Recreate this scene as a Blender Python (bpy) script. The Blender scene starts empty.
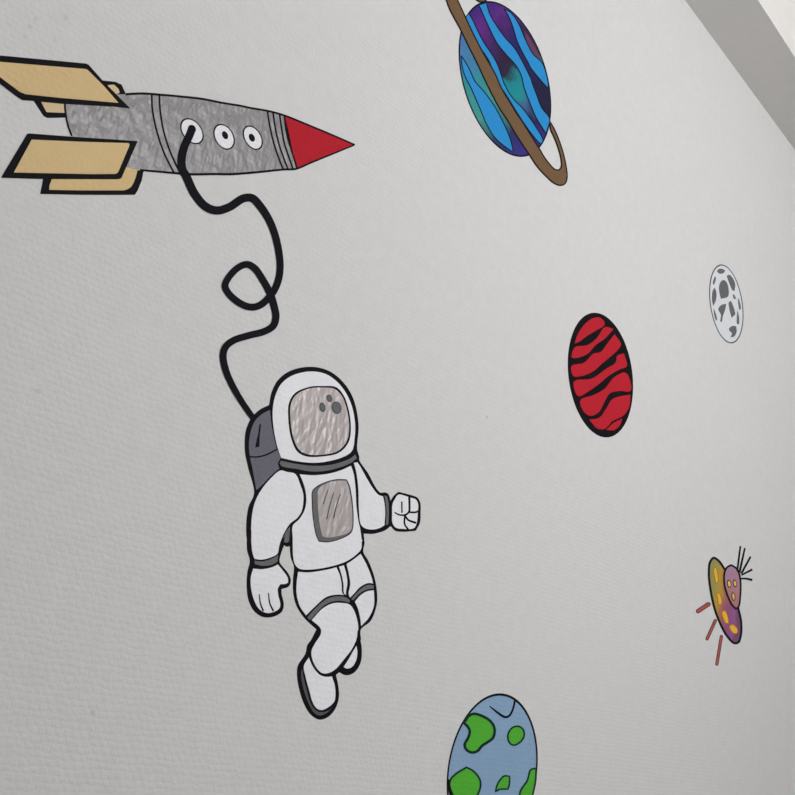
import bpy, bmesh, math
from mathutils import Vector, Matrix
from mathutils.geometry import tessellate_polygon

scene = bpy.context.scene
COL = scene.collection

# ------------------------------------------------------------------ camera and wall frame
F = 920.0                                   # focal length for a 795 px wide frame
DIST = 0.8                                  # camera to wall, metres
CAM = Vector((0.0, -DIST, 1.15))
th, ph, roll_ang = math.radians(47.0), math.radians(4.9), math.radians(-19.346)
n_c = Vector((math.sin(th)*math.cos(ph), math.sin(ph), math.cos(th)*math.cos(ph)))   # wall normal seen from the camera
u_c = Vector((0, 1, 0)).cross(n_c).normalized()
v_c = n_c.cross(u_c)
h_c = u_c*math.cos(roll_ang) + v_c*math.sin(roll_ang)      # along the wall
up_c = -u_c*math.sin(roll_ang) + v_c*math.cos(roll_ang)    # up the wall
ROT = Matrix((h_c, -n_c, up_c))                            # camera axes -> world axes

def wall_pt(p):
    """point of the mural (x, z on the wall) for a point traced on the photograph"""
    d = ROT @ Vector(((p[0]-397.5)/F, -(p[1]-397.5)/F, -1.0))
    s = DIST/d.y
    return (d.x*s, CAM.z + d.z*s)

cam_data = bpy.data.cameras.new('camera')
cam = bpy.data.objects.new('camera', cam_data)
COL.objects.link(cam)
cam.matrix_world = Matrix.Translation(CAM) @ ROT.to_4x4()
cam_data.sensor_fit = 'HORIZONTAL'
cam_data.sensor_width = 36.0
cam_data.lens = 36.0*F/795.0
cam_data.clip_start = 0.01
scene.camera = cam

# ------------------------------------------------------------------ materials
def lin(c):
    return tuple((x/255/12.92 if x/255 <= 0.04045 else ((x/255+0.055)/1.055)**2.4) for x in c)

def wallpaper_height(nt):
    """height field of the woven glass-fibre wallpaper, in wall coordinates"""
    N, L = nt.nodes, nt.links
    geo = N.new('ShaderNodeNewGeometry')
    sep = N.new('ShaderNodeSeparateXYZ'); L.new(geo.outputs['Position'], sep.inputs[0])
    com = N.new('ShaderNodeCombineXYZ')
    L.new(sep.outputs['X'], com.inputs['X']); L.new(sep.outputs['Z'], com.inputs['Y'])
    warp = N.new('ShaderNodeTexNoise'); warp.inputs['Scale'].default_value = 90
    warp.inputs['Detail'].default_value = 2
    L.new(com.outputs[0], warp.inputs['Vector'])
    sub = N.new('ShaderNodeVectorMath'); sub.operation = 'SUBTRACT'; sub.inputs[1].default_value = (.5, .5, .5)
    L.new(warp.outputs['Color'], sub.inputs[0])
    sc = N.new('ShaderNodeVectorMath'); sc.operation = 'SCALE'; sc.inputs['Scale'].default_value = 0.008
    L.new(sub.outputs[0], sc.inputs[0])
    add = N.new('ShaderNodeVectorMath'); add.operation = 'ADD'
    L.new(com.outputs[0], add.inputs[0]); L.new(sc.outputs[0], add.inputs[1])
    br = N.new('ShaderNodeTexBrick'); br.offset = 0.5
    br.inputs['Color1'].default_value = (1, 1, 1, 1); br.inputs['Color2'].default_value = (.7, .7, .7, 1)
    br.inputs['Mortar'].default_value = (0, 0, 0, 1)
    br.inputs['Scale'].default_value = 1.0
    br.inputs['Mortar Size'].default_value = 0.0026; br.inputs['Mortar Smooth'].default_value = 1.0
    br.inputs['Brick Width'].default_value = 0.0085; br.inputs['Row Height'].default_value = 0.0065
    L.new(add.outputs[0], br.inputs['Vector'])
    big = N.new('ShaderNodeTexNoise'); big.inputs['Scale'].default_value = 170; big.inputs['Detail'].default_value = 3
    L.new(com.outputs[0], big.inputs['Vector'])
    mx = N.new('ShaderNodeMath'); mx.operation = 'MULTIPLY_ADD'; mx.inputs[1].default_value = 1.6
    L.new(big.outputs['Fac'], mx.inputs[0]); L.new(br.outputs['Color'], mx.inputs[2])
    return mx.outputs[0], com.outputs[0]

def material(name, rgb, rough=0.55, metal=0.0, bump=0.0, spec=0.1, streak=0.0):
    m = bpy.data.materials.new(name); m.use_nodes = True
    nt = m.node_tree; N, L = nt.nodes, nt.links
    b = N['Principled BSDF']
    c = lin(rgb)
    b.inputs['Base Color'].default_value = (*c, 1)
    b.inputs['Roughness'].default_value = rough
    b.inputs['Metallic'].default_value = metal
    b.inputs['Specular IOR Level'].default_value = spec
    h, co = wallpaper_height(nt)
    # faint wear in the printed colour
    nz = N.new('ShaderNodeTexNoise'); nz.inputs['Scale'].default_value = 60; nz.inputs['Detail'].default_value = 4
    L.new(co, nz.inputs['Vector'])
    rp = N.new('ShaderNodeMapRange'); rp.inputs['To Min'].default_value = 0.95; rp.inputs['To Max'].default_value = 1.05
    L.new(nz.outputs['Fac'], rp.inputs['Value'])
    mul = N.new('ShaderNodeVectorMath'); mul.operation = 'SCALE'; mul.inputs[0].default_value = c
    L.new(rp.outputs[0], mul.inputs['Scale']); L.new(mul.outputs[0], b.inputs['Base Color'])
    if bump:
        bp = N.new('ShaderNodeBump'); bp.inputs['Strength'].default_value = 1.0
        bp.inputs['Distance'].default_value = bump
        if streak:
            mp = N.new('ShaderNodeMapping'); mp.inputs['Scale'].default_value = (1.0, 0.45, 1)
            mp.inputs['Rotation'].default_value = (0, 0, math.radians(-20))
            L.new(co, mp.inputs['Vector'])
            sn = N.new('ShaderNodeTexNoise'); sn.inputs['Scale'].default_value = 120; sn.inputs['Detail'].default_value = 1
            L.new(mp.outputs[0], sn.inputs['Vector'])
            wk = N.new('ShaderNodeMath'); wk.operation = 'MULTIPLY'; wk.inputs[1].default_value = 0.12
            L.new(h, wk.inputs[0])
            ma = N.new('ShaderNodeMath'); ma.operation = 'MULTIPLY_ADD'; ma.inputs[1].default_value = streak*3
            L.new(sn.outputs['Fac'], ma.inputs[0]); L.new(wk.outputs[0], ma.inputs[2])
            h = ma.outputs[0]
        L.new(h, bp.inputs['Height']); L.new(bp.outputs[0], b.inputs['Normal'])
    return m

def plain(name, rgb, rough=0.7):
    m = bpy.data.materials.new(name); m.use_nodes = True
    nt = m.node_tree; N, L = nt.nodes, nt.links
    b = N['Principled BSDF']; b.inputs['Roughness'].default_value = rough
    b.inputs['Specular IOR Level'].default_value = 0.2
    nz = N.new('ShaderNodeTexNoise'); nz.inputs['Scale'].default_value = 35; nz.inputs['Detail'].default_value = 5
    tc = N.new('ShaderNodeTexCoord'); L.new(tc.outputs['Object'], nz.inputs['Vector'])
    rp = N.new('ShaderNodeMapRange'); rp.inputs['To Min'].default_value = 0.97; rp.inputs['To Max'].default_value = 1.03
    L.new(nz.outputs['Fac'], rp.inputs['Value'])
    mul = N.new('ShaderNodeVectorMath'); mul.operation = 'SCALE'; mul.inputs[0].default_value = lin(rgb)
    L.new(rp.outputs[0], mul.inputs['Scale']); L.new(mul.outputs[0], b.inputs['Base Color'])
    bp = N.new('ShaderNodeBump'); bp.inputs['Strength'].default_value = 0.15; bp.inputs['Distance'].default_value = 0.002
    L.new(nz.outputs['Fac'], bp.inputs['Height']); L.new(bp.outputs[0], b.inputs['Normal'])
    return m

def washed(name, stops, scale, direction, origin, noise=0.5, nscale=25.0, bump=0.0002):
    """hand-painted wash: colours of the print change across it along a direction of the wall"""
    m = material(name, (128, 128, 128), rough=0.5, bump=bump)
    nt = m.node_tree; N, L = nt.nodes, nt.links
    b = N['Principled BSDF']
    geo = N.new('ShaderNodeNewGeometry')
    off = N.new('ShaderNodeVectorMath'); off.operation = 'SUBTRACT'; off.inputs[1].default_value = origin
    L.new(geo.outputs['Position'], off.inputs[0])
    dot = N.new('ShaderNodeVectorMath'); dot.operation = 'DOT_PRODUCT'; dot.inputs[1].default_value = direction
    L.new(off.outputs[0], dot.inputs[0])
    nz = N.new('ShaderNodeTexNoise'); nz.inputs['Scale'].default_value = nscale; nz.inputs['Detail'].default_value = 4
    L.new(off.outputs[0], nz.inputs['Vector'])
    ma = N.new('ShaderNodeMath'); ma.operation = 'MULTIPLY_ADD'
    ma.inputs[1].default_value = noise; L.new(nz.outputs['Fac'], ma.inputs[0])
    mb = N.new('ShaderNodeMath'); mb.operation = 'MULTIPLY_ADD'
    mb.inputs[1].default_value = scale; L.new(dot.outputs['Value'], mb.inputs[0])
    mb.inputs[2].default_value = 0.5 - noise*0.5
    L.new(mb.outputs[0], ma.inputs[2])
    cr = N.new('ShaderNodeValToRGB'); L.new(ma.outputs[0], cr.inputs['Fac'])
    el = cr.color_ramp.elements
    while len(el) < len(stops): el.new(0.5)
    for e, (pos, rgb) in zip(el, stops):
        e.position = pos; e.color = (*lin(rgb), 1)
    L.new(cr.outputs['Color'], b.inputs['Base Color'])
    return m

BP = 0.00022
M = {
 'wall': material('woven wallpaper paint', (214, 214, 214), rough=0.75, bump=0.0002, spec=0.1),
 'ink': material('black ink vinyl', (19, 18, 22), rough=0.6, bump=BP, spec=0.06),
 'hose': material('black hose vinyl', (17, 17, 24), rough=0.6, bump=BP, spec=0.06),
 'silver': material('silver foil vinyl', (138, 136, 137), rough=0.42, metal=0.25, bump=0.0008, streak=1.0),
 'mirror': material('pale silver foil vinyl', (180, 173, 173), rough=0.4, metal=0.25, bump=0.0006, streak=1.0),
 'white': material('white vinyl', (236, 236, 241), rough=0.5, bump=BP),
 'grey': material('dark grey vinyl', (108, 108, 109), rough=0.5, bump=BP),
 'pack': material('slate grey vinyl', (107, 106, 117), rough=0.5, bump=BP),
 'sole': material('charcoal vinyl', (88, 88, 92), rough=0.5, bump=BP),
 'beige': material('beige vinyl', (216, 188, 138), rough=0.5, bump=BP),
 'cream': material('cream vinyl', (216, 192, 152), rough=0.5, bump=BP),
 'red': material('red vinyl', (180, 22, 40), rough=0.5, bump=BP),
 'crimson': material('crimson vinyl', (188, 32, 48), rough=0.5, bump=BP),
 'blue': material('bright blue vinyl', (40, 140, 205), rough=0.5, bump=BP),
 'brown': material('brown vinyl', (114, 88, 62), rough=0.5, bump=BP),
 'ocean': material('dusty blue vinyl', (138, 168, 198), rough=0.5, bump=BP),
 'green': material('grass green vinyl', (84, 176, 56), rough=0.5, bump=BP),
 'shore': material('dark green ink vinyl', (14, 44, 40), rough=0.5, bump=BP),
 'moon': material('pale grey vinyl', (219, 221, 226), rough=0.5, bump=BP),
 'crater': material('mid grey vinyl', (103, 105, 107), rough=0.5, bump=BP),
 'rim': material('soft black vinyl', (66, 68, 72), rough=0.5, bump=BP),
 'yellow': material('yellow vinyl', (236, 186, 56), rough=0.5, bump=BP),
 'pale_yellow': material('pale yellow vinyl', (228, 200, 110), rough=0.5, bump=BP),
 'amber': material('amber vinyl', (178, 112, 50), rough=0.5, bump=BP),
 'umber': material('umber ink vinyl', (92, 58, 40), rough=0.5, bump=BP),
 'beam': material('brick red vinyl', (172, 84, 74), rough=0.5, bump=BP),
 'trim': plain('warm grey painted beam', (229, 227, 224)),
 'ceiling': plain('white ceiling paint', (225, 225, 226)),
 'floor': plain('pale vinyl floor', (140, 138, 136), 0.5),
 'room': plain('white wall paint', (226, 225, 222)),
 'frame': plain('white window frame paint', (236, 236, 234), 0.4),
}

def smudges(m, spots):
    """small old scuffs on the wall paint: (x, z, radius, strength)"""
    nt = m.node_tree; N, L = nt.nodes, nt.links
    b = N['Principled BSDF']; src = b.inputs['Base Color'].links[0].from_socket
    geo = N.new('ShaderNodeNewGeometry')
    for x, z, r, k in spots:
        ds = N.new('ShaderNodeVectorMath'); ds.operation = 'DISTANCE'; ds.inputs[1].default_value = (x, 0, z)
        L.new(geo.outputs['Position'], ds.inputs[0])
        mr = N.new('ShaderNodeMapRange'); mr.interpolation_type = 'SMOOTHSTEP'
        mr.inputs['From Min'].default_value = 0; mr.inputs['From Max'].default_value = r
        mr.inputs['To Min'].default_value = 1-k; mr.inputs['To Max'].default_value = 1
        L.new(ds.outputs['Value'], mr.inputs['Value'])
        ml = N.new('ShaderNodeVectorMath'); ml.operation = 'SCALE'
        L.new(src, ml.inputs[0]); L.new(mr.outputs[0], ml.inputs['Scale']); src = ml.outputs[0]
    L.new(src, b.inputs['Base Color'])
smudges(M['wall'], [(*wall_pt(p), r, k) for p, r, k in (((487, 417), .004, .25), ((418, 728), .003, .2), ((431, 689), .003, .12), ((36, 19), .004, .14), ((30, 27), .004, .14), ((25, 37), .004, .12),
                    ((66, 18), .004, .14), ((38, 391), .004, .16), ((55, 40), .004, .08), ((93, 712), .004, .14), ((590, 688), .004, .12), ((185, 645), .003, .1))])

# ------------------------------------------------------------------ drawing helpers (flat vinyl pieces)
T = 0.00008          # thickness of one vinyl layer

def Z(ox, oy, k):
    return lambda *pts: [(ox+x/k, oy+y/k) for x, y in pts]

def px(*pts): return list(pts)

def catmull(pts, closed=True, corner=52, step=3):
    n = len(pts)
    P = [Vector(p) for p in pts]
    sharp = []
    for i in range(n):
        if not closed and i in (0, n-1): sharp.append(True); continue
        a, b = P[i]-P[i-1], P[(i+1) % n]-P[i]
        ang = math.degrees(a.angle(b, 0)) if a.length > 1e-6 and b.length > 1e-6 else 0
        sharp.append(ang > corner)
    out = []
    for i in range(n if closed else n-1):
        p1, p2 = P[i], P[(i+1) % n]
        p0 = P[i-1] if not sharp[i] else p1 - (p2-p1)*0.6
        p3 = P[(i+2) % n] if not sharp[(i+1) % n] else p2 + (p2-p1)*0.6
        def tj(ti, a, b): return ti + max((b-a).length, 1e-4)**0.5
        t0 = 0; t1 = tj(t0, p0, p1); t2 = tj(t1, p1, p2); t3 = tj(t2, p2, p3)
        k = max(2, min(12, int((p2-p1).length/step)+2))
        for j in range(k):
            t = t1 + (t2-t1)*j/k
            A1 = p0*((t1-t)/(t1-t0)) + p1*((t-t0)/(t1-t0))
            A2 = p1*((t2-t)/(t2-t1)) + p2*((t-t1)/(t2-t1))
            A3 = p2*((t3-t)/(t3-t2)) + p3*((t-t2)/(t3-t2))
            B1 = A1*((t2-t)/(t2-t0)) + A2*((t-t0)/(t2-t0))
            B2 = A2*((t3-t)/(t3-t1)) + A3*((t-t1)/(t3-t1))
            out.append(tuple(B1*((t2-t)/(t2-t1)) + B2*((t-t1)/(t2-t1))))
    if not closed: out.append(tuple(P[-1]))
    return out

def area(pts):
    return 0.5*sum(pts[i-1][0]*pts[i][1]-pts[i][0]*pts[i-1][1] for i in range(len(pts)))

def inset(pts, d):
    n = len(pts); s = 1 if area(pts) > 0 else -1
    out = []
    for i in range(n):
        a = Vector(pts[i-1]); b = Vector(pts[i]); c = Vector(pts[(i+1) % n])
        e1, e2 = (b-a), (c-b)
        if e1.length < 1e-6 or e2.length < 1e-6: out.append(tuple(b)); continue
        e1.normalize(); e2.normalize()
        n1, n2 = Vector((-e1.y, e1.x))*s, Vector((-e2.y, e2.x))*s
        m = n1+n2
        if m.length < 1e-3: out.append(tuple(b)); continue
        m.normalize()
        out.append(tuple(b + m*(d/max(0.45, m.dot(n1)))))
    return out

def ellipse(cx, cy, hw, hh, topdx=0.0, n=72):
    """half width, half height and how far the top leans left"""
    a, b, c = hw*hw, topdx*hh, hh*hh
    l11 = math.sqrt(a); l21 = b/l11; l22 = math.sqrt(max(c-l21*l21, 1e-9))
    return [(cx+l11*math.cos(t), cy+l21*math.cos(t)+l22*math.sin(t)) for t in (2*math.pi*i/n for i in range(n))]

def add_plate(bm, pts, level, org, thick=1):
    W = []
    for p in pts:
        q = wall_pt(p)
        if not W or (abs(q[0]-W[-1][0])+abs(q[1]-W[-1][1])) > 1e-6: W.append(q)
    y0, y1 = -(level-1)*T, -(level-1+thick)*T
    fr = [bm.verts.new((x-org[0], y1, z-org[1])) for x, z in W]
    bk = [bm.verts.new((x-org[0], y0, z-org[1])) for x, z in W]
    for tri in tessellate_polygon([[Vector((x, z, 0)) for x, z in W]]):
        try: bm.faces.new([fr[i] for i in tri])
        except ValueError: pass
    for i in range(len(W)):
        j = (i+1) % len(W)
        bm.faces.new((fr[i], fr[j], bk[j], bk[i]))

def add_line(bm, pts, w, level, org, closed=False, thick=1, rise=0):
    """a brush line; w one width or a list of widths along it"""
    n = len(pts)
    ws = w if isinstance(w, (list, tuple)) else [w]
    def wid(i):
        if len(ws) == 1: return ws[0]
        f = i/(n-1)*(len(ws)-1); k = min(int(f), len(ws)-2); return ws[k]+(ws[k+1]-ws[k])*(f-k)
    A, B = [], []
    for i in range(n):
        p = Vector(pts[i])
        a = Vector(pts[i-1]) if (i or closed) else p
        c = Vector(pts[(i+1) % n]) if (i < n-1 or closed) else p
        t = (c-a)
        t = t.normalized() if t.length > 1e-6 else Vector((1, 0))
        nn = Vector((-t.y, t.x))*wid(i)/2
        A.append(wall_pt(p+nn)); B.append(wall_pt(p-nn))
    y0, y1 = -(level-1)*T, -(level-1+thick)*T
    V = [[bm.verts.new((q[0]-org[0], y-rise*T*i/n, q[1]-org[1])) for i, q in enumerate(S)] for S in (A, B) for y in (y1, y0)]
    for i in range(n if closed else n-1):
        j = (i+1) % n
        bm.faces.new((V[0][i], V[0][j], V[2][j], V[2][i]))
        bm.faces.new((V[0][i], V[1][i], V[1][j], V[0][j]))
        bm.faces.new((V[2][i], V[2][j], V[3][j], V[3][i]))
    if not closed:
        for i in (0, n-1): bm.faces.new((V[0][i], V[2][i], V[3][i], V[1][i]))

class Thing:
    def __init__(self, name, label, cat, at, group=None):
        self.org = wall_pt(at)
        o = bpy.data.objects.new(name, None); COL.objects.link(o)
        o.location = (self.org[0], 0, self.org[1]); o.empty_display_size = 0.03
        o['label'] = label; o['category'] = cat
        if group: o['group'] = group
        self.o = o
    def _mesh(self, name, bm, mat, parent, label):
        bmesh.ops.recalc_face_normals(bm, faces=bm.faces)
        me = bpy.data.meshes.new(name); bm.to_mesh(me); bm.free()
        me.materials.append(M[mat] if isinstance(mat, str) else mat)
        ob = bpy.data.objects.new(name, me); COL.objects.link(ob)
        ob.parent = parent or self.o
        if label: ob['label'] = label
        return ob
    def plate(self, name, pts, mat, level, parent=None, smooth=True, corner=52, ins=0, label=None, thick=1):
        if smooth: pts = catmull(pts, True, corner)
        if ins: pts = inset(pts, ins)
        bm = bmesh.new(); add_plate(bm, pts, level, self.org, thick)
        return self._mesh(name, bm, mat, parent, label)
    def line(self, name, lines, mat, level, parent=None, closed=False, smooth=True, label=None, thick=1):
        bm = bmesh.new()
        for pts, w in lines:
            if smooth: pts = catmull(pts, closed, 60)
            add_line(bm, pts, w, level, self.org, closed, thick)
        return self._mesh(name, bm, mat, parent, label)

# ------------------------------------------------------------------ rocket
t = Thing('rocket_picture', 'grey space rocket wall decal with red nose cone, portholes and beige fins', 'rocket decal', (180, 135))
s1 = Z(0, 40, 7.95); s2 = Z(60, 40, 7.95); s3 = Z(0, 110, 7.95); s4 = Z(80, 110, 7.95); s5 = Z(140, 80, 7.95); s6 = Z(230, 85, 6.115)
fb = t.plate('fin', px((32.7, 99.7), (43.4, 116.1), (47.2, 118), (66, 117.6), (124, 95), (125.7, 93.5), (121.6, 84.7), (115.3, 81.8), (103, 80.5)), 'ink', 1, smooth=False,
             label='small upper tail fin behind the large one')
t.plate('fin_face', px((40.9, 101.6), (46.5, 112.2), (63.7, 112.9), (119.7, 92.8), (118.5, 89), (114, 84.7), (109, 85)), 'cream', 2, fb, smooth=False)
body_top = s2((520, 432)) + px((142, 93.6), (160, 94.8)) + s5((330, 133), (500, 152), (650, 182), (795, 205)) + s6((120, 140), (240, 161), (335, 188))
body_bot = s6((405, 508), (330, 517), (150, 535), (0, 546)) + s5((600, 748), (400, 750), (270, 740), (120, 727), (0, 716))
left = px((137, 169.5), (110, 164), (85, 150), (71.7, 136), (68.6, 128), (66.2, 118), (64.7, 104), (66, 93))
body = t.plate('body', body_top + body_bot + left, 'silver', 3, corner=40)
nose_bound = s6((332, 188), (338, 250), (355, 335), (380, 415), (409, 511))
nose = t.plate('nose_cone', [nose_bound[0]] + s6((470, 243), (620, 305), (755, 366), (640, 415), (500, 471)) + nose_bound[::-1][:-1], 'red', 3, corner=30)
t.line('outline', [(body_top + s6((480, 246), (620, 304), (762, 366)), [2.4, 2.2, 2.0, 1.6]),
                   (s6((762, 366), (640, 416), (500, 473), (400, 514)) + body_bot[1:], [1.5, 1.9, 2.4, 2.4, 2.0]),
                   (left[3:], [1.8, 1.9]),
                   (nose_bound, 1.8)], 'ink', 4)
t.line('band', [(s5((92, 120), (97, 230), (130, 400), (190, 580), (268, 738)), 1.8),
                (s5((152, 120), (158, 230), (185, 400), (235, 560), (318, 745)), 1.8)], 'ink', 4, body)
t.line('band', [(s6((228, 160), (240, 240), (265, 350), (298, 450), (325, 518)), 1.7),
                (s6((262, 166), (272, 240), (295, 350), (325, 440), (354, 516)), 1.7),
                (s6((302, 176), (312, 250), (330, 350), (355, 430), (384, 512)), 1.7)], 'ink', 4, body)
for (cx, cy, hw, hh, dx, dot) in ((191.8, 131.3, 11.8, 13.1, 4.4, None), (223.9, 136.9, 10.8, 13.0, 3.4, (224.8, 135.3, 3.1, 4.0)), (252.6, 137.8, 10.1, 12.3, 3.8, (251.6, 137.8, 3.1, 4.0))):
    p = t.plate('porthole', ellipse(cx, cy, hw, hh, dx), 'ink', 4, smooth=False)
    t.plate('glass', ellipse(cx, cy, hw-1.4, hh-1.4, dx*.88), 'white', 5, p, smooth=False)
    if dot: t.plate('dot', ellipse(*dot, 1.0), 'ink', 6, p, smooth=False)
lf = t.plate('fin', s3((345, 530), (332, 600), (318, 668)) + s4((0, 675), (250, 676), (435, 675), (458, 640), (490, 560), (505, 485), (455, 478), (375, 455), (280, 440)), 'ink', 4, smooth=False,
             label='small lower tail fin behind the large one')
t.plate('fin_face', s3((418, 530), (392, 600), (390, 635)) + s4((0, 640), (200, 640), (345, 640), (378, 630), (405, 612), (422, 585), (437, 548), (450, 505), (456, 479), (376, 456), (280, 440)), 'beige', 5, lf, smooth=False)
bf = t.plate('fin', px((-40, 52.5), (0, 55.6), (60, 61.2), (86, 63.7), (88.5, 65), (103, 81.3), (130.2, 108.7), (115, 106.9), (62, 104), (31, 100.9), (22, 100.3), (17.5, 97.5), (0, 84.2)), 'ink', 6, smooth=False,
             label='large upper tail fin cut off by the photo edge')
t.plate('fin_face', px((-22, 60), (0, 62), (40, 65.4), (85, 69.1), (87.4, 70), (104, 86.6), (118.2, 103), (62, 98.2), (25.5, 94.4), (20, 92.3), (0, 77.4)), 'beige', 7, bf, smooth=False)
bl = t.plate('fin', s3((215, 190), (232, 187)) + s4((0, 218), (220, 232), (457, 248), (328, 540), (318, 548), (290, 552)) + s3((345, 550), (8, 540), (20, 515)), 'ink', 6, smooth=False,
             label='large lower tail fin with slanted ends')
t.plate('fin_face', s3((250, 236)) + s4((0, 253), (380, 264), (392, 272), (388, 290), (308, 480), (297, 500), (280, 509), (100, 511)) + s3((600, 508), (108, 498)), 'beige', 7, bl, smooth=False)

# ------------------------------------------------------------------ hose
hB = Z(170, 70, 3.975); hC = Z(190, 230, 3.975)
t = Thing('hose_picture', 'looping black hose wall decal linking the rocket porthole to the astronaut', 'hose decal', (230, 260))
c = px((191.6, 129.3), (189, 136), (183.6, 148), (181.2, 160.5), (182.2, 170)) + hB((62, 420), (95, 490), (140, 543), (185, 559), (235, 545), (290, 511), (325, 510), (360, 545), (400, 612), (425, 690)) + \
    hC((357, 150), (345, 215), (318, 262), (275, 300), (240, 307), (195, 290), (150, 250), (138, 222), (150, 192), (190, 150), (225, 137), (255, 152), (290, 202), (318, 255), (332, 300), (340, 345), (330, 380), (295, 403), (230, 420), (170, 440), (140, 465), (130, 500), (145, 570), (190, 660), (252, 752))
bm = bmesh.new()
cc = catmull(c, False, 170, 2.0)
add_line(bm, cc, [8.0, 8.4, 8.6, 8.4, 8.2, 7.4, 7.0, 7.2, 7.0, 6.8, 7.0, 7.2, 7.0, 7.0, 6.6, 5.6], 7, t.org, rise=6)
add_plate(bm, ellipse(191.6, 129.3, 4.1, 4.3, .5, 24), 7, t.org)
t._mesh('hose', bm, 'hose', None, None)

# ------------------------------------------------------------------ astronaut
t = Thing('astronaut_picture', 'astronaut wall decal in white space suit with silver visor, floating with one fist raised', 'astronaut decal', (315, 550))
D = Z(230, 350, 4.969); a = Z(230, 440, 7.95); b = Z(235, 530, 7.95); c = Z(290, 540, 7.95); d = Z(285, 630, 7.95); e = Z(340, 450, 7.95); g = Z(240, 390, 7.95); h = Z(290, 450, 7.95)
sil = D((400, 85), (300, 105), (240, 150), (208, 210), (195, 275), (150, 297), (108, 338), (80, 400), (75, 500), (90, 580), (121, 712)) + \
    a((150, 530), (133, 640), (132, 760)) + b((95, 60), (98, 160), (120, 248), (101, 330), (95, 450), (110, 560), (155, 645), (225, 690), (310, 685), (372, 645), (385, 590), (368, 510), (366, 468), (425, 447), (441, 400), (420, 345), (352, 255), (362, 190), (388, 118), (410, 130), (436, 126), (446, 220), (470, 290), (463, 400), (465, 500), (490, 600), (550, 695), (650, 790)) + \
    c((205, 725), (170, 795)) + d((180, 120), (164, 190), (106, 280), (97, 340), (110, 450), (150, 580), (200, 665), (270, 710), (340, 690), (400, 620), (426, 530), (420, 440), (402, 355), (430, 333), (485, 358), (550, 335), (598, 260), (608, 160), (597, 75)) + \
    c((562, 790), (560, 712), (640, 640), (683, 530), (691, 450), (672, 310), (622, 170), (580, 95), (592, 20)) + h((590, 740), (583, 662), (650, 665)) + e((260, 665), (350, 640), (403, 602), (440, 640), (500, 648), (600, 640), (632, 580), (638, 500), (635, 420), (612, 380), (560, 360), (465, 335), (430, 365), (401, 410), (382, 352), (358, 340), (320, 342), (282, 300), (220, 185), (152, 85), (150, 50)) + \
    D((638, 522), (630, 490), (637, 370), (610, 240), (560, 160), (490, 105))
t.plate('outline', sil, 'ink', 1, ins=-0.35)
pk = t.plate('backpack', g((240, 155), (180, 185), (120, 240), (85, 320), (68, 430), (75, 520), (95, 620), (128, 800), (170, 765), (240, 690), (315, 625), (303, 580), (322, 545), (290, 450), (260, 320), (246, 220)), 'pack', 2, ins=0.3)
t.line('seam', [(g((75, 530), (140, 532), (220, 510), (295, 470)), 1.5)], 'ink', 3, pk)
t.plate('slot', g((155, 268), (166, 275), (155, 370), (153, 450), (120, 457), (127, 420), (143, 345)), 'ink', 3, pk, smooth=False)
t.plate('backpack_base', a((476, 688), (477, 785)) + b((433, 0), (430, 90), (410, 102), (388, 95), (396, 50)) + a((420, 780), (447, 725)), 'grey', 2, smooth=False)
hl = t.plate('helmet', D((400, 105), (310, 125), (255, 165), (226, 220), (211, 290), (214, 380), (232, 475), (252, 537), (330, 554), (420, 562), (500, 552), (575, 527), (608, 500), (620, 440), (622, 360), (600, 260), (550, 175), (480, 120)), 'white', 2, ins=0.3)
vis = t.plate('visor', D((400, 182), (325, 212), (293, 262), (289, 340), (304, 440), (335, 506), (380, 529), (460, 529), (540, 511), (587, 462), (600, 400), (590, 300), (562, 222), (525, 184), (460, 179)), 'ink', 3)
t.plate('visor_glass', D((400, 190), (332, 219), (303, 264), (299, 340), (314, 435), (343, 496), (385, 518), (460, 520), (535, 502), (578, 456), (591, 400), (582, 305), (554, 227), (517, 193), (460, 187)), 'mirror', 4, vis)
for cx, cy, hw, hh in ((492, 240, 14, 19), (458, 285, 15, 24), (528, 287, 25, 31)):
    p = D((cx, cy))[0]
    t.plate('visor_spot', ellipse(p[0], p[1], hw/4.969, hh/4.969, .5, 24), 'rim', 5, vis, smooth=False)
    t.plate('visor_spot', ellipse(p[0], p[1], hw/4.969-.8, hh/4.969-.8, .4, 24), 'crater', 6, vis, smooth=False)
t.plate('collar', D((252, 550), (330, 566), (430, 576), (520, 566), (600, 537), (622, 518), (630, 537), (602, 560), (540, 585), (470, 601), (400, 603), (330, 591), (257, 577), (246, 562)), 'grey', 2)
t.plate('torso', h((72, 190), (180, 198), (300, 187), (400, 160), (486, 122), (508, 190), (522, 300), (530, 450), (545, 560), (562, 640), (572, 720)) + c((572, 0), (570, 60), (560, 85), (500, 140), (430, 180), (300, 218), (150, 238), (72, 230), (36, 193), (22, 130), (19, 0)) + h((19, 700), (19, 600), (70, 550), (112, 480), (127, 400), (117, 310), (90, 230)), 'white', 2, ins=0.3)
t.plate('sleeve', a((400, 240), (320, 305), (240, 405), (197, 490), (174, 585), (165, 700)) + b((127, 20), (127, 100), (136, 180), (153, 232), (210, 238), (280, 222), (340, 188), (352, 130)) + a((412, 785), (440, 725), (480, 665), (535, 622), (570, 570), (584, 500), (584, 430), (562, 360), (520, 268), (455, 252)), 'white', 2, ins=0.3, label='sleeve of the hanging arm')
t.plate('cuff', b((156, 243), (210, 249), (280, 233), (343, 198), (338, 250), (300, 274), (220, 285), (156, 271)), 'grey', 2, label='cuff of the hanging arm')
gl = t.plate('glove', b((142, 304), (220, 309), (300, 291), (340, 271), (385, 325), (420, 378), (424, 418), (408, 429), (360, 434), (342, 468), (346, 520), (362, 590), (353, 625), (310, 653), (250, 662), (190, 630), (150, 560), (126, 470), (122, 380)), 'white', 2, ins=0.3, label='open glove of the hanging arm')
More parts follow.
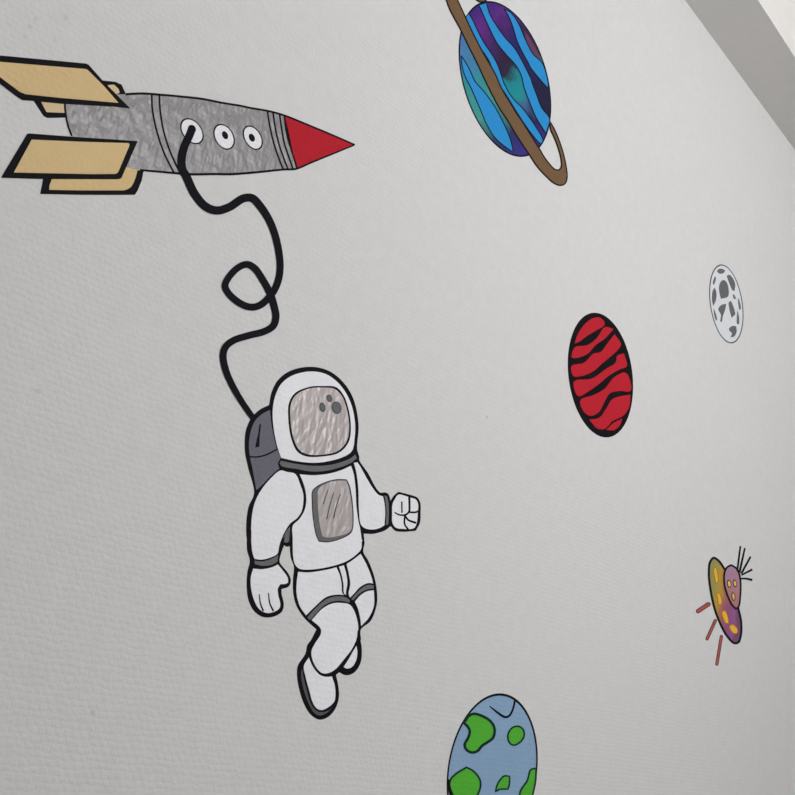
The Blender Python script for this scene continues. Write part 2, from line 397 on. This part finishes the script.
t.line('finger_line', [(b((192, 510), (200, 580), (224, 645)), [1.0, 1.8]), (b((265, 500), (275, 580), (304, 645)), [1.0, 1.8])], 'ink', 3, gl)
t.plate('sleeve', e((107, 100), (140, 95), (168, 140), (218, 230), (268, 310), (308, 355), (343, 366), (355, 420), (361, 500), (355, 600), (310, 625), (250, 635), (192, 622), (162, 590), (148, 480), (142, 300), (127, 180)), 'white', 2, ins=0.3, label='sleeve of the raised arm')
t.plate('cuff', e((352, 362), (373, 366), (385, 420), (388, 500), (384, 588), (363, 600), (369, 500), (363, 420)), 'grey', 2, label='cuff of the raised arm')
gl = t.plate('glove', e((463, 351), (432, 390), (413, 430), (410, 500), (413, 580), (440, 620), (500, 631), (590, 624), (614, 575), (621, 500), (624, 430), (605, 391), (550, 372)), 'white', 2, corner=100, ins=0.45, label='clenched glove of the raised arm')
t.line('finger_line', [(e((490, 410), (492, 500)), 1.4), (e((550, 370), (551, 430), (548, 490), (520, 515), (470, 515), (432, 495)), [2.2, 2.0, 1.8, 1.3]),
                       (e((552, 495), (600, 495), (625, 485)), 1.8), (e((515, 518), (540, 555), (605, 580)), [1.7, 2.2]), (e((515, 518), (513, 590), (542, 632)), 1.8)], 'ink', 3, gl)
pn = t.plate('chest_panel', h((176, 325), (213, 287), (300, 247), (380, 231), (450, 234), (473, 280), (493, 380), (503, 480), (500, 622), (482, 663), (400, 709), (300, 734), (228, 729), (206, 680), (181, 550), (172, 420)), 'ink', 3)
t.plate('panel_frame', h((182, 327), (217, 293), (300, 253), (380, 238), (448, 240), (467, 283), (487, 380), (497, 480), (494, 618), (478, 656), (400, 702), (300, 727), (233, 722), (213, 680), (188, 550), (179, 420)), 'grey', 4, pn)
t.plate('panel_screen', h((226, 310), (300, 260), (390, 243), (444, 245), (462, 290), (481, 390), (491, 480), (489, 618), (471, 652), (380, 685), (290, 695), (256, 685), (236, 600), (223, 480), (219, 380)), 'mirror', 5, pn)
t.line('panel_mark', [(h((300, 318), (280, 375), (262, 432)), [.7, 1.0]), (h((345, 340), (315, 440), (290, 552)), [.7, 1.1]), (h((397, 350), (365, 450), (345, 540)), [.7, 1.2])], 'rim', 6, pn)
t.plate('trouser_hip', c((62, 250), (150, 255), (300, 232), (370, 214), (398, 280), (412, 350), (417, 420), (436, 440), (370, 437), (290, 455), (200, 530), (127, 603), (77, 530), (50, 430), (50, 340)), 'white', 2, ins=0.3, label='hip of the front leg')
t.plate('trouser_fly', c((386, 210), (430, 198), (453, 290), (457, 350), (447, 410), (447, 443), (427, 425), (422, 350), (408, 280)), 'white', 2, ins=0.3, label='zip strip down the middle')
t.plate('trouser_hip', c((446, 190), (500, 155), (562, 106), (608, 190), (648, 290), (663, 348), (620, 345), (560, 374), (510, 428), (476, 462), (463, 430), (476, 350), (465, 270)), 'white', 2, ins=0.3, label='hip of the rear leg')
t.plate('thigh_band', c((137, 615), (200, 545), (290, 470), (370, 448), (450, 458), (477, 483), (470, 498), (420, 485), (340, 489), (260, 530), (170, 625), (155, 635)), 'grey', 2)
t.plate('thigh_band', c((487, 470), (520, 430), (570, 382), (620, 356), (664, 360), (666, 385), (610, 394), (555, 424), (502, 478)), 'grey', 2)
t.plate('trouser_leg', c((168, 637), (260, 541), (340, 501), (410, 498), (474, 511), (511, 560), (539, 650), (544, 715)) + d((580, 5), (572, 65), (535, 150), (470, 235), (400, 315), (340, 346), (290, 343), (240, 290), (211, 220), (208, 165), (236, 105), (283, 28)) + c((240, 703)), 'white', 2, ins=0.3, label='front leg bent at the knee')
t.plate('trouser_leg', c((512, 490), (560, 436), (610, 406), (667, 396), (671, 450), (667, 530), (625, 623), (563, 688), (555, 620), (535, 540)), 'white', 2, ins=0.3, label='rear leg above the knee')
t.plate('boot', d((569, 120), (577, 180), (564, 250), (530, 298), (490, 309), (462, 294), (500, 236), (540, 165)), 'white', 2, ins=0.3, label='rear boot')
bo = t.plate('boot', d((190, 212), (147, 285), (160, 370), (190, 480), (215, 570), (250, 625), (290, 639), (340, 619), (393, 570), (403, 510), (397, 440), (374, 366), (330, 370), (280, 356), (230, 302), (200, 242)), 'white', 2, ins=0.3, label='front boot')
t.plate('sole', d((134, 300), (148, 380), (178, 500), (207, 590), (252, 644), (300, 653), (350, 636), (385, 602), (330, 660), (270, 680), (225, 652), (182, 570), (147, 470), (128, 370)), 'sole', 2, bo)

# ------------------------------------------------------------------ ringed planet
cx, cy = 504.9, 79.0
o3 = wall_pt((cx, cy))
org3 = (o3[0], 0, o3[1])
pa, pb = wall_pt((475, 10)), wall_pt((530, 150))
dv = Vector((pb[0]-pa[0], 0, pb[1]-pa[1])); Ln = dv.length; dv.normalize()
galaxy = washed('galaxy print vinyl', [(0.0, (50, 36, 120)), (0.14, (92, 38, 128)), (0.26, (58, 32, 92)), (0.40, (48, 28, 56)), (0.47, (40, 40, 66)), (0.53, (24, 132, 140)), (0.64, (26, 140, 146)), (0.75, (62, 92, 138)), (0.84, (40, 32, 72)), (1.0, (60, 44, 140))],
                0.95/Ln, tuple(dv), org3, noise=0.35, nscale=22)
night = washed('night print vinyl', [(0.0, (56, 40, 130)), (0.35, (40, 34, 100)), (0.6, (30, 28, 62)), (1.0, (34, 26, 60))], 0.9/Ln, tuple(dv), org3, noise=0.5, nscale=30)
haze = washed('haze print vinyl', [(0.0, (84, 92, 190)), (0.2, (76, 112, 180)), (0.42, (50, 140, 150)), (0.6, (70, 150, 140)), (0.75, (40, 50, 90)), (1.0, (66, 44, 150))], 0.8/Ln, tuple(dv), org3, noise=0.3, nscale=25)
dusk = washed('dusk print vinyl', [(0.0, (110, 50, 110)), (0.5, (92, 62, 84)), (1.0, (52, 60, 80))], 1.6/Ln, tuple(dv), org3, noise=0.6, nscale=40)
t = Thing('ringed_planet_picture', 'blue and purple striped planet wall decal with a brown ring', 'planet decal', (cx, cy))
q1 = Z(440, 0, 7.95); q2 = Z(475, 70, 7.95); q3 = Z(440, 90, 5.679)
t.plate('outline', ellipse(cx, cy, 46.4, 78, 16.2), 'ink', 1, smooth=False)
body = t.plate('body', ellipse(cx, cy, 45.1, 76.4, 15.9), galaxy, 2, smooth=False)
stripes = [
 q1((205, 135), (200, 175), (250, 270), (320, 380), (400, 510)) + q2((140, 40), (240, 190), (340, 350), (420, 470), (495, 565), (522, 590), (540, 560)) + Z(500, 70, 13.25)((470, 750), (380, 620), (290, 500), (190, 400), (110, 290), (50, 170), (12, 60)) + Z(460, 20, 13.25)((490, 580), (410, 440), (320, 310), (230, 140), (165, 0)) + q1((228, 108)),
 q1((308, 38), (340, 112), (390, 222), (450, 340), (520, 430), (605, 525), (648, 610)) + q2((386, 130), (430, 250), (480, 370), (530, 455), (562, 505), (582, 450), (592, 385), (530, 302), (490, 202), (450, 95)) + q1((725, 635), (700, 582), (650, 482), (590, 382), (510, 292), (440, 192), (390, 102), (368, 22)),
 q1((508, 72), (545, 132), (580, 222), (610, 322), (650, 410), (700, 500)) + q2((440, -20), (515, 75), (583, 150), (580, 100), (560, 10), (530, -60)) + q1((740, 432), (700, 362), (665, 285), (618, 178), (560, 100)),
 q1((165, 440), (175, 530), (200, 612), (245, 700)) + q2((0, 220), (40, 312), (90, 430), (150, 530), (215, 592), (302, 655), (290, 588), (260, 500), (210, 392), (150, 282), (70, 172), (0, 92)) + q1((230, 545)),
]
half = [p for p in ellipse(cx, cy, 45.0, 76.3, 15.9) if (p[0]-455)*160 - p[1]*90 < 0]
k0 = max(range(len(half)), key=lambda k: math.dist(half[k-1], half[k]))
half = half[k0:] + half[:k0]
t.plate('band', half, haze, 3, body, smooth=False)
t.plate('band', q1((560, 215), (580, 222), (610, 322), (650, 410), (700, 500)) + q2((440, -20), (515, 75), (585, 150), (598, 200), (598, 300), (590, 386), (530, 302), (490, 202), (450, 95)) + q1((725, 635), (700, 582), (650, 482), (590, 382), (560, 330)), night, 3, body)
t.plate('band', q1((668, 245), (720, 310), (770, 400), (795, 460), (797, 500), (740, 432), (700, 362)), dusk, 3, body)
for s in stripes:
    st = t.plate('stripe', s, 'blue', 4, body)
    t.line('stripe_edge', [(s, 1.0)], 'ink', 5, body, closed=True)
q5 = Z(460, 20, 13.25); q6 = Z(500, 70, 13.25); q7 = Z(520, 110, 9.94)
ring = px((549.2, 119.3)) + q7((350, 198), (392, 300), (432, 420), (466, 580), (472, 680), (450, 737), (400, 757), (330, 732), (250, 662), (160, 562), (90, 457)) + px((518.7, 140.4)) + q6((160, 792), (70, 642), (0, 542)) + px((490.1, 92.8)) + \
    q5((306, 772), (260, 672), (188, 522), (117, 382), (30, 202)) + q1((150, 225), (72, 80), (42, 0)) + \
    px((440, -16), (434, -30), (437, -40), (448, -38), (465, -22), (487.5, 1.5), (479, 2.5), (465, -10), (455, -17), (452, -12)) + \
    q1((143, 0)) + q5((95, 0), (165, 150), (235, 290), (310, 430), (395, 580), (470, 710)) + q6((15, 220), (75, 330), (145, 440), (215, 560), (285, 660), (365, 785)) + q7((205, 398), (240, 458), (300, 538), (350, 586), (384, 590), (402, 560), (397, 480), (367, 370), (328, 270), (293, 190))
rg = t.plate('ring', ring, 'ink', 6, corner=65)
t.plate('ring_face', ring, 'brown', 7, rg, corner=65, ins=1.35)

# ------------------------------------------------------------------ red planet
H = Z(550, 300, 5.3)
t = Thing('red_planet_picture', 'round red planet wall decal with wavy black stripes and thick black rim', 'planet decal', (600.4, 375.1))
t.plate('outline', ellipse(600.4, 375.1, 32.7, 62.4, 5.9), 'ink', 1, smooth=False)
for s in (
 ((133, 228), (150, 180), (190, 125), (230, 97), (265, 95), (288, 128), (240, 162), (190, 192), (160, 215)),
 ((118, 285), (133, 252), (200, 240), (250, 202), (292, 145), (333, 155), (290, 202), (240, 238), (200, 282), (150, 303), (118, 304)),
 ((117, 350), (180, 335), (232, 285), (268, 278), (310, 225), (342, 184), (374, 235), (362, 258), (335, 285), (275, 335), (225, 378), (170, 400), (125, 402)),
 ((130, 432), (222, 418), (300, 365), (350, 332), (357, 297), (390, 285), (405, 350), (370, 365), (310, 400), (260, 442), (200, 484), (152, 508), (133, 480)),
 ((162, 532), (232, 505), (290, 472), (340, 412), (398, 386), (420, 420), (425, 480), (370, 480), (318, 492), (290, 532), (258, 592), (215, 612), (180, 590)),
 ((212, 635), (262, 625), (300, 575), (332, 527), (400, 507), (424, 505), (416, 570), (386, 612), (330, 640), (288, 682), (250, 678)),
 ((302, 687), (340, 652), (380, 632), (367, 665), (337, 688))):
    t.plate('stripe', H(*s), 'crimson', 2, corner=95, ins=-0.4)

# ------------------------------------------------------------------ moon
I = Z(690, 250, 7.95)
t = Thing('moon_picture', 'small pale grey moon wall decal dotted with dark grey craters', 'moon decal', (726.3, 303.9))
t.plate('outline', ellipse(726.3, 303.9, 17.2, 39.5, 5.0), 'rim', 1, smooth=False)
t.plate('body', ellipse(726.3, 303.9, 16.2, 38.3, 4.75), 'moon', 2, smooth=False)
for s in (
 ((213, 168), (228, 152), (250, 148), (280, 163), (268, 182), (245, 190), (225, 184)),
 ((198, 207), (206, 220), (198, 260), (190, 277), (180, 270), (186, 235)),
 ((290, 207), (310, 196), (340, 225), (358, 270), (354, 325), (338, 322), (312, 265)),
 ((230, 290), (244, 252), (265, 238), (290, 255), (306, 310), (301, 370), (245, 388), (234, 345)),
 ((178, 330), (193, 298), (208, 330), (205, 400), (184, 446), (174, 400)),
 ((338, 352), (352, 358), (366, 390), (348, 388)),
 ((224, 467), (250, 436), (286, 428), (280, 470), (260, 530), (254, 573), (238, 568), (245, 515), (232, 490)),
 ((308, 415), (324, 404), (345, 450), (358, 515), (346, 524), (332, 541), (322, 510), (310, 460)),
 ((379, 380), (393, 405), (403, 470), (391, 477), (383, 430)),
 ((186, 462), (199, 490), (214, 555), (204, 562), (190, 510)),
 ((376, 478), (389, 530), (391, 590), (374, 588), (371, 540)),
 ((308, 627), (335, 604), (366, 606), (370, 650), (348, 690), (320, 692), (333, 665), (316, 645))):
    t.plate('crater', I(*s), 'crater', 3, corner=80)

# ------------------------------------------------------------------ earth
m = Z(440, 685, 7.229)
t = Thing('earth_picture', 'blue globe wall decal with bright green land patches, lowest on the wall', 'globe decal', (492.2, 771.5))
E0 = ellipse(492.2, 771.5, 45.6, 78.2, -7.6, 96)
t.plate('outline', E0, 'ink', 1, smooth=False)
body = t.plate('ocean', ellipse(492.1, 771.8, 43.9, 76.1, -7.4, 96), 'ocean', 2, smooth=False)
lands = [
 (m((172, 275), (205, 225), (240, 208), (300, 222), (368, 266), (394, 320), (382, 382), (345, 412), (302, 440), (270, 477), (230, 488), (190, 468), (177, 430), (203, 380), (214, 335), (200, 302)), 2.7),
 (m((490, 360), (520, 310), (565, 298), (602, 325), (605, 375), (570, 420), (530, 435), (500, 415)), 1.7),
 (m((72, 690), (110, 645), (190, 595), (240, 622), (285, 680), (292, 730), (270, 795), (240, 840), (170, 865), (110, 830), (72, 760)), 1.9),
 (m((400, 772), (410, 730), (430, 690), (465, 657), (502, 660), (500, 720), (490, 752), (430, 754)), 1.7),
 (m((694, 603), (655, 612), (630, 690), (580, 768), (578, 830), (620, 870), (655, 840), (672, 780), (690, 690)), 1.8),
]
for pts, w in lands:
    l = t.plate('land', pts, 'green', 3, corner=85)
    t.line('shoreline', [(pts, w)], 'shore', 4, l, closed=True)
t.line('pen_curl', [(m((358, 153), (410, 195), (470, 232), (500, 222), (525, 178), (541, 112)), [1.1, 2.0, 2.5, 2.1, 1.9, 2.1])], 'ink', 3, body)

t.line('pen_blot', [(m((60, 680), (66, 740), (84, 800)), [1.0, 3.0, 4.0])], 'ink', 5, body)

# ------------------------------------------------------------------ flying saucer
J = Z(680, 535, 5.678); N_ = Z(700, 540, 13.25); O = Z(690, 590, 9.94)
ctr = (726, 602)
p1, p2 = wall_pt((712, 590)), wall_pt((735, 612))
sv = Vector((p2[0]-p1[0], 0, p2[1]-p1[1])); sl = sv.length; sv.normalize()
q = wall_pt(ctr); so = (q[0], 0, q[1])
hullm = washed('saucer print vinyl', [(0.0, (150, 148, 92)), (0.22, (186, 150, 52)), (0.42, (170, 108, 96)), (0.62, (148, 84, 122)), (0.85, (146, 92, 146)), (1.0, (120, 78, 112))], 0.85/sl, tuple(sv), so, noise=0.5, nscale=30)
domem = washed('saucer dome print vinyl', [(0.0, (164, 138, 178)), (0.45, (174, 128, 146)), (0.8, (180, 118, 112)), (1.0, (176, 130, 90))], 0.8/sl, tuple(Vector((0.2, 0, -1)).normalized()), (wall_pt((733, 587))[0], 0, wall_pt((733, 587))[1]), noise=0.5, nscale=40)
t = Thing('flying_saucer_picture', 'small purple and yellow flying saucer wall decal with black spikes and red beams', 'flying saucer decal', ctr)
hull = J((190, 123), (165, 150), (157, 220), (168, 320), (190, 420), (220, 500), (260, 575), (305, 620), (335, 615), (352, 570), (353, 490), (338, 420), (320, 330), (290, 240), (255, 185), (222, 140))
hu = t.plate('hull', hull, 'ink', 1, corner=100)
t.plate('hull_face', hull, hullm, 2, hu, corner=100, ins=2.3)
dome = J((290, 165), (262, 180), (246, 215), (246, 280), (262, 340), (290, 400), (315, 425), (335, 412), (347, 340), (345, 240), (325, 188))
do = t.plate('dome', dome, 'ink', 5)
t.plate('dome_face', dome, domem, 6, do, ins=1.9)
for s in (J((194, 192), (204, 184), (213, 262), (204, 272)), J((210, 328), (222, 334), (234, 388), (220, 394)),
          O((320, 218), (343, 208), (375, 280), (380, 330), (355, 325), (326, 260)), O((395, 362), (418, 346), (465, 385), (466, 424), (440, 430), (405, 395))):
    t.plate('lamp', s, 'amber', 3, hu, corner=100, ins=-0.7, label='amber ring round a yellow lamp')
    t.plate('lamp', s, 'yellow', 4, hu, corner=100)
for (cx, cy, hw, hh) in ((*N_((382, 580))[0], 2.4, 4.2), (*N_((458, 575))[0], 2.2, 4.0), (*O((428, 65))[0], 2.1, 4.4)):
    w = t.plate('porthole', ellipse(cx, cy, hw, hh, .5, 24), 'umber', 7, do, smooth=False)
    t.plate('porthole', ellipse(cx+.15, cy, hw-1.0, hh-1.3, .4, 24), 'pale_yellow', 8, do, smooth=False)
for pts, w in ((N_((490, 415), (533, 80)), [1.9, 1.6]), (N_((520, 430), (592, 105)), [2.2, 1.6]), (N_((545, 445), (668, 220)), [2.1, 1.8]), (N_((545, 465), (690, 390)), [1.6, 2.2]), (N_((535, 512), (610, 512), (690, 530)), [1.6, 2.4])):
    t.line('spike', [(pts, w)], 'ink', 7)
for pts, w in ((O((62, 222), (200, 130)), 5.0), (O((163, 500), (258, 290)), 3.7), (O((264, 752), (314, 448)), 3.6)):
    A, B = Vector(pts[0]), Vector(pts[1]); dr = (B-A).normalized(); nn = Vector((-dr.y, dr.x))*w/2
    e1 = dr*w*.28; quad = [tuple(A+nn*.9+e1), tuple(B+nn*.9-e1), tuple(B+nn*.4), tuple(B-nn*.4), tuple(B-nn*.9-e1), tuple(A-nn*.9+e1), tuple(A-nn*.4), tuple(A+nn*.4)]
    bmn = t.plate('beam', quad, 'ink', 1, smooth=False)
    t.plate('beam_face', inset(quad, .65), 'beam', 2, bmn, smooth=False)

# ------------------------------------------------------------------ the room
X0, X1, Y1, ZC = -1.6, 4.2, -2.4, 2.76
BEAM_Z = 1.15 + 2.185*DIST/1.2
BEAM_D = 0.185*DIST/1.2
def structure(name, boxes, mat, bevel=0):
    bm = bmesh.new()
    for (x0, y0, z0, x1, y1, z1) in boxes:
        r = bmesh.ops.create_cube(bm, size=1.0)
        bmesh.ops.scale(bm, vec=(x1-x0, y1-y0, z1-z0), verts=r['verts'])
        bmesh.ops.translate(bm, vec=((x0+x1)/2, (y0+y1)/2, (z0+z1)/2), verts=r['verts'])
    if bevel: bmesh.ops.bevel(bm, geom=list(bm.edges), offset=bevel, segments=2, affect='EDGES')
    me = bpy.data.meshes.new(name); bm.to_mesh(me); bm.free(); me.materials.append(M[mat])
    o = bpy.data.objects.new(name, me); COL.objects.link(o); o['kind'] = 'structure'
    return o
structure('wall_front', [(X0, 0, 0, X1, 0.1, ZC)], 'wall')
structure('floor', [(X0-.1, Y1-.1, -0.1, X1+.1, 0.1, 0)], 'floor')
structure('ceiling', [(X0-.1, Y1-.1, ZC, X1+.1, 0.1, ZC+0.1)], 'ceiling')
structure('trim_1', [(X0, -BEAM_D, BEAM_Z, X1, 0, ZC)], 'trim')
structure('wall_left', [(X0-.1, Y1, 0, X0, 0, ZC)], 'room')
structure('wall_right', [(X1, Y1, 0, X1+.1, 0, ZC)], 'room')
wx0, wx1, wz0, wz1 = 0.57, 1.87, 1.75, 2.7
structure('wall_back', [(X0, Y1-.1, 0, wx0, Y1, ZC), (wx1, Y1-.1, 0, X1, Y1, ZC), (wx0, Y1-.1, 0, wx1, Y1, wz0), (wx0, Y1-.1, wz1, wx1, Y1, ZC)], 'room')
structure('window_1', [(wx0, Y1-.08, wz0, wx0+.06, Y1-.02, wz1), (wx1-.06, Y1-.08, wz0, wx1, Y1-.02, wz1), (wx0+.06, Y1-.08, wz0, wx1-.06, Y1-.02, wz0+.06), (wx0+.06, Y1-.08, wz1-.06, wx1-.06, Y1-.02, wz1), ((wx0+wx1)/2-.03, Y1-.08, wz0+.06, (wx0+wx1)/2+.03, Y1-.02, wz1-.06)], 'frame')

# ------------------------------------------------------------------ light: daylight through the window
li = bpy.data.lights.new('window_daylight', 'AREA'); li.shape = 'RECTANGLE'
li.size = wx1-wx0; li.size_y = wz1-wz0; li.energy = 55.5; li.color = (1.0, 0.985, 0.975)
lo = bpy.data.objects.new('window_daylight', li); COL.objects.link(lo)
lo.location = ((wx0+wx1)/2, Y1-.12, (wz0+wz1)/2); lo.rotation_euler = (math.radians(90), 0, 0)
w = bpy.data.worlds.new('overcast_sky'); scene.world = w; w.use_nodes = True
w.node_tree.nodes['Background'].inputs['Color'].default_value = (0.86, 0.92, 1.0, 1)
w.node_tree.nodes['Background'].inputs['Strength'].default_value = 1.0

vs = scene.view_settings
vs.view_transform = 'Standard'; vs.look = 'None'; vs.exposure = 0.0; vs.gamma = 1.0; vs.use_curve_mapping = False
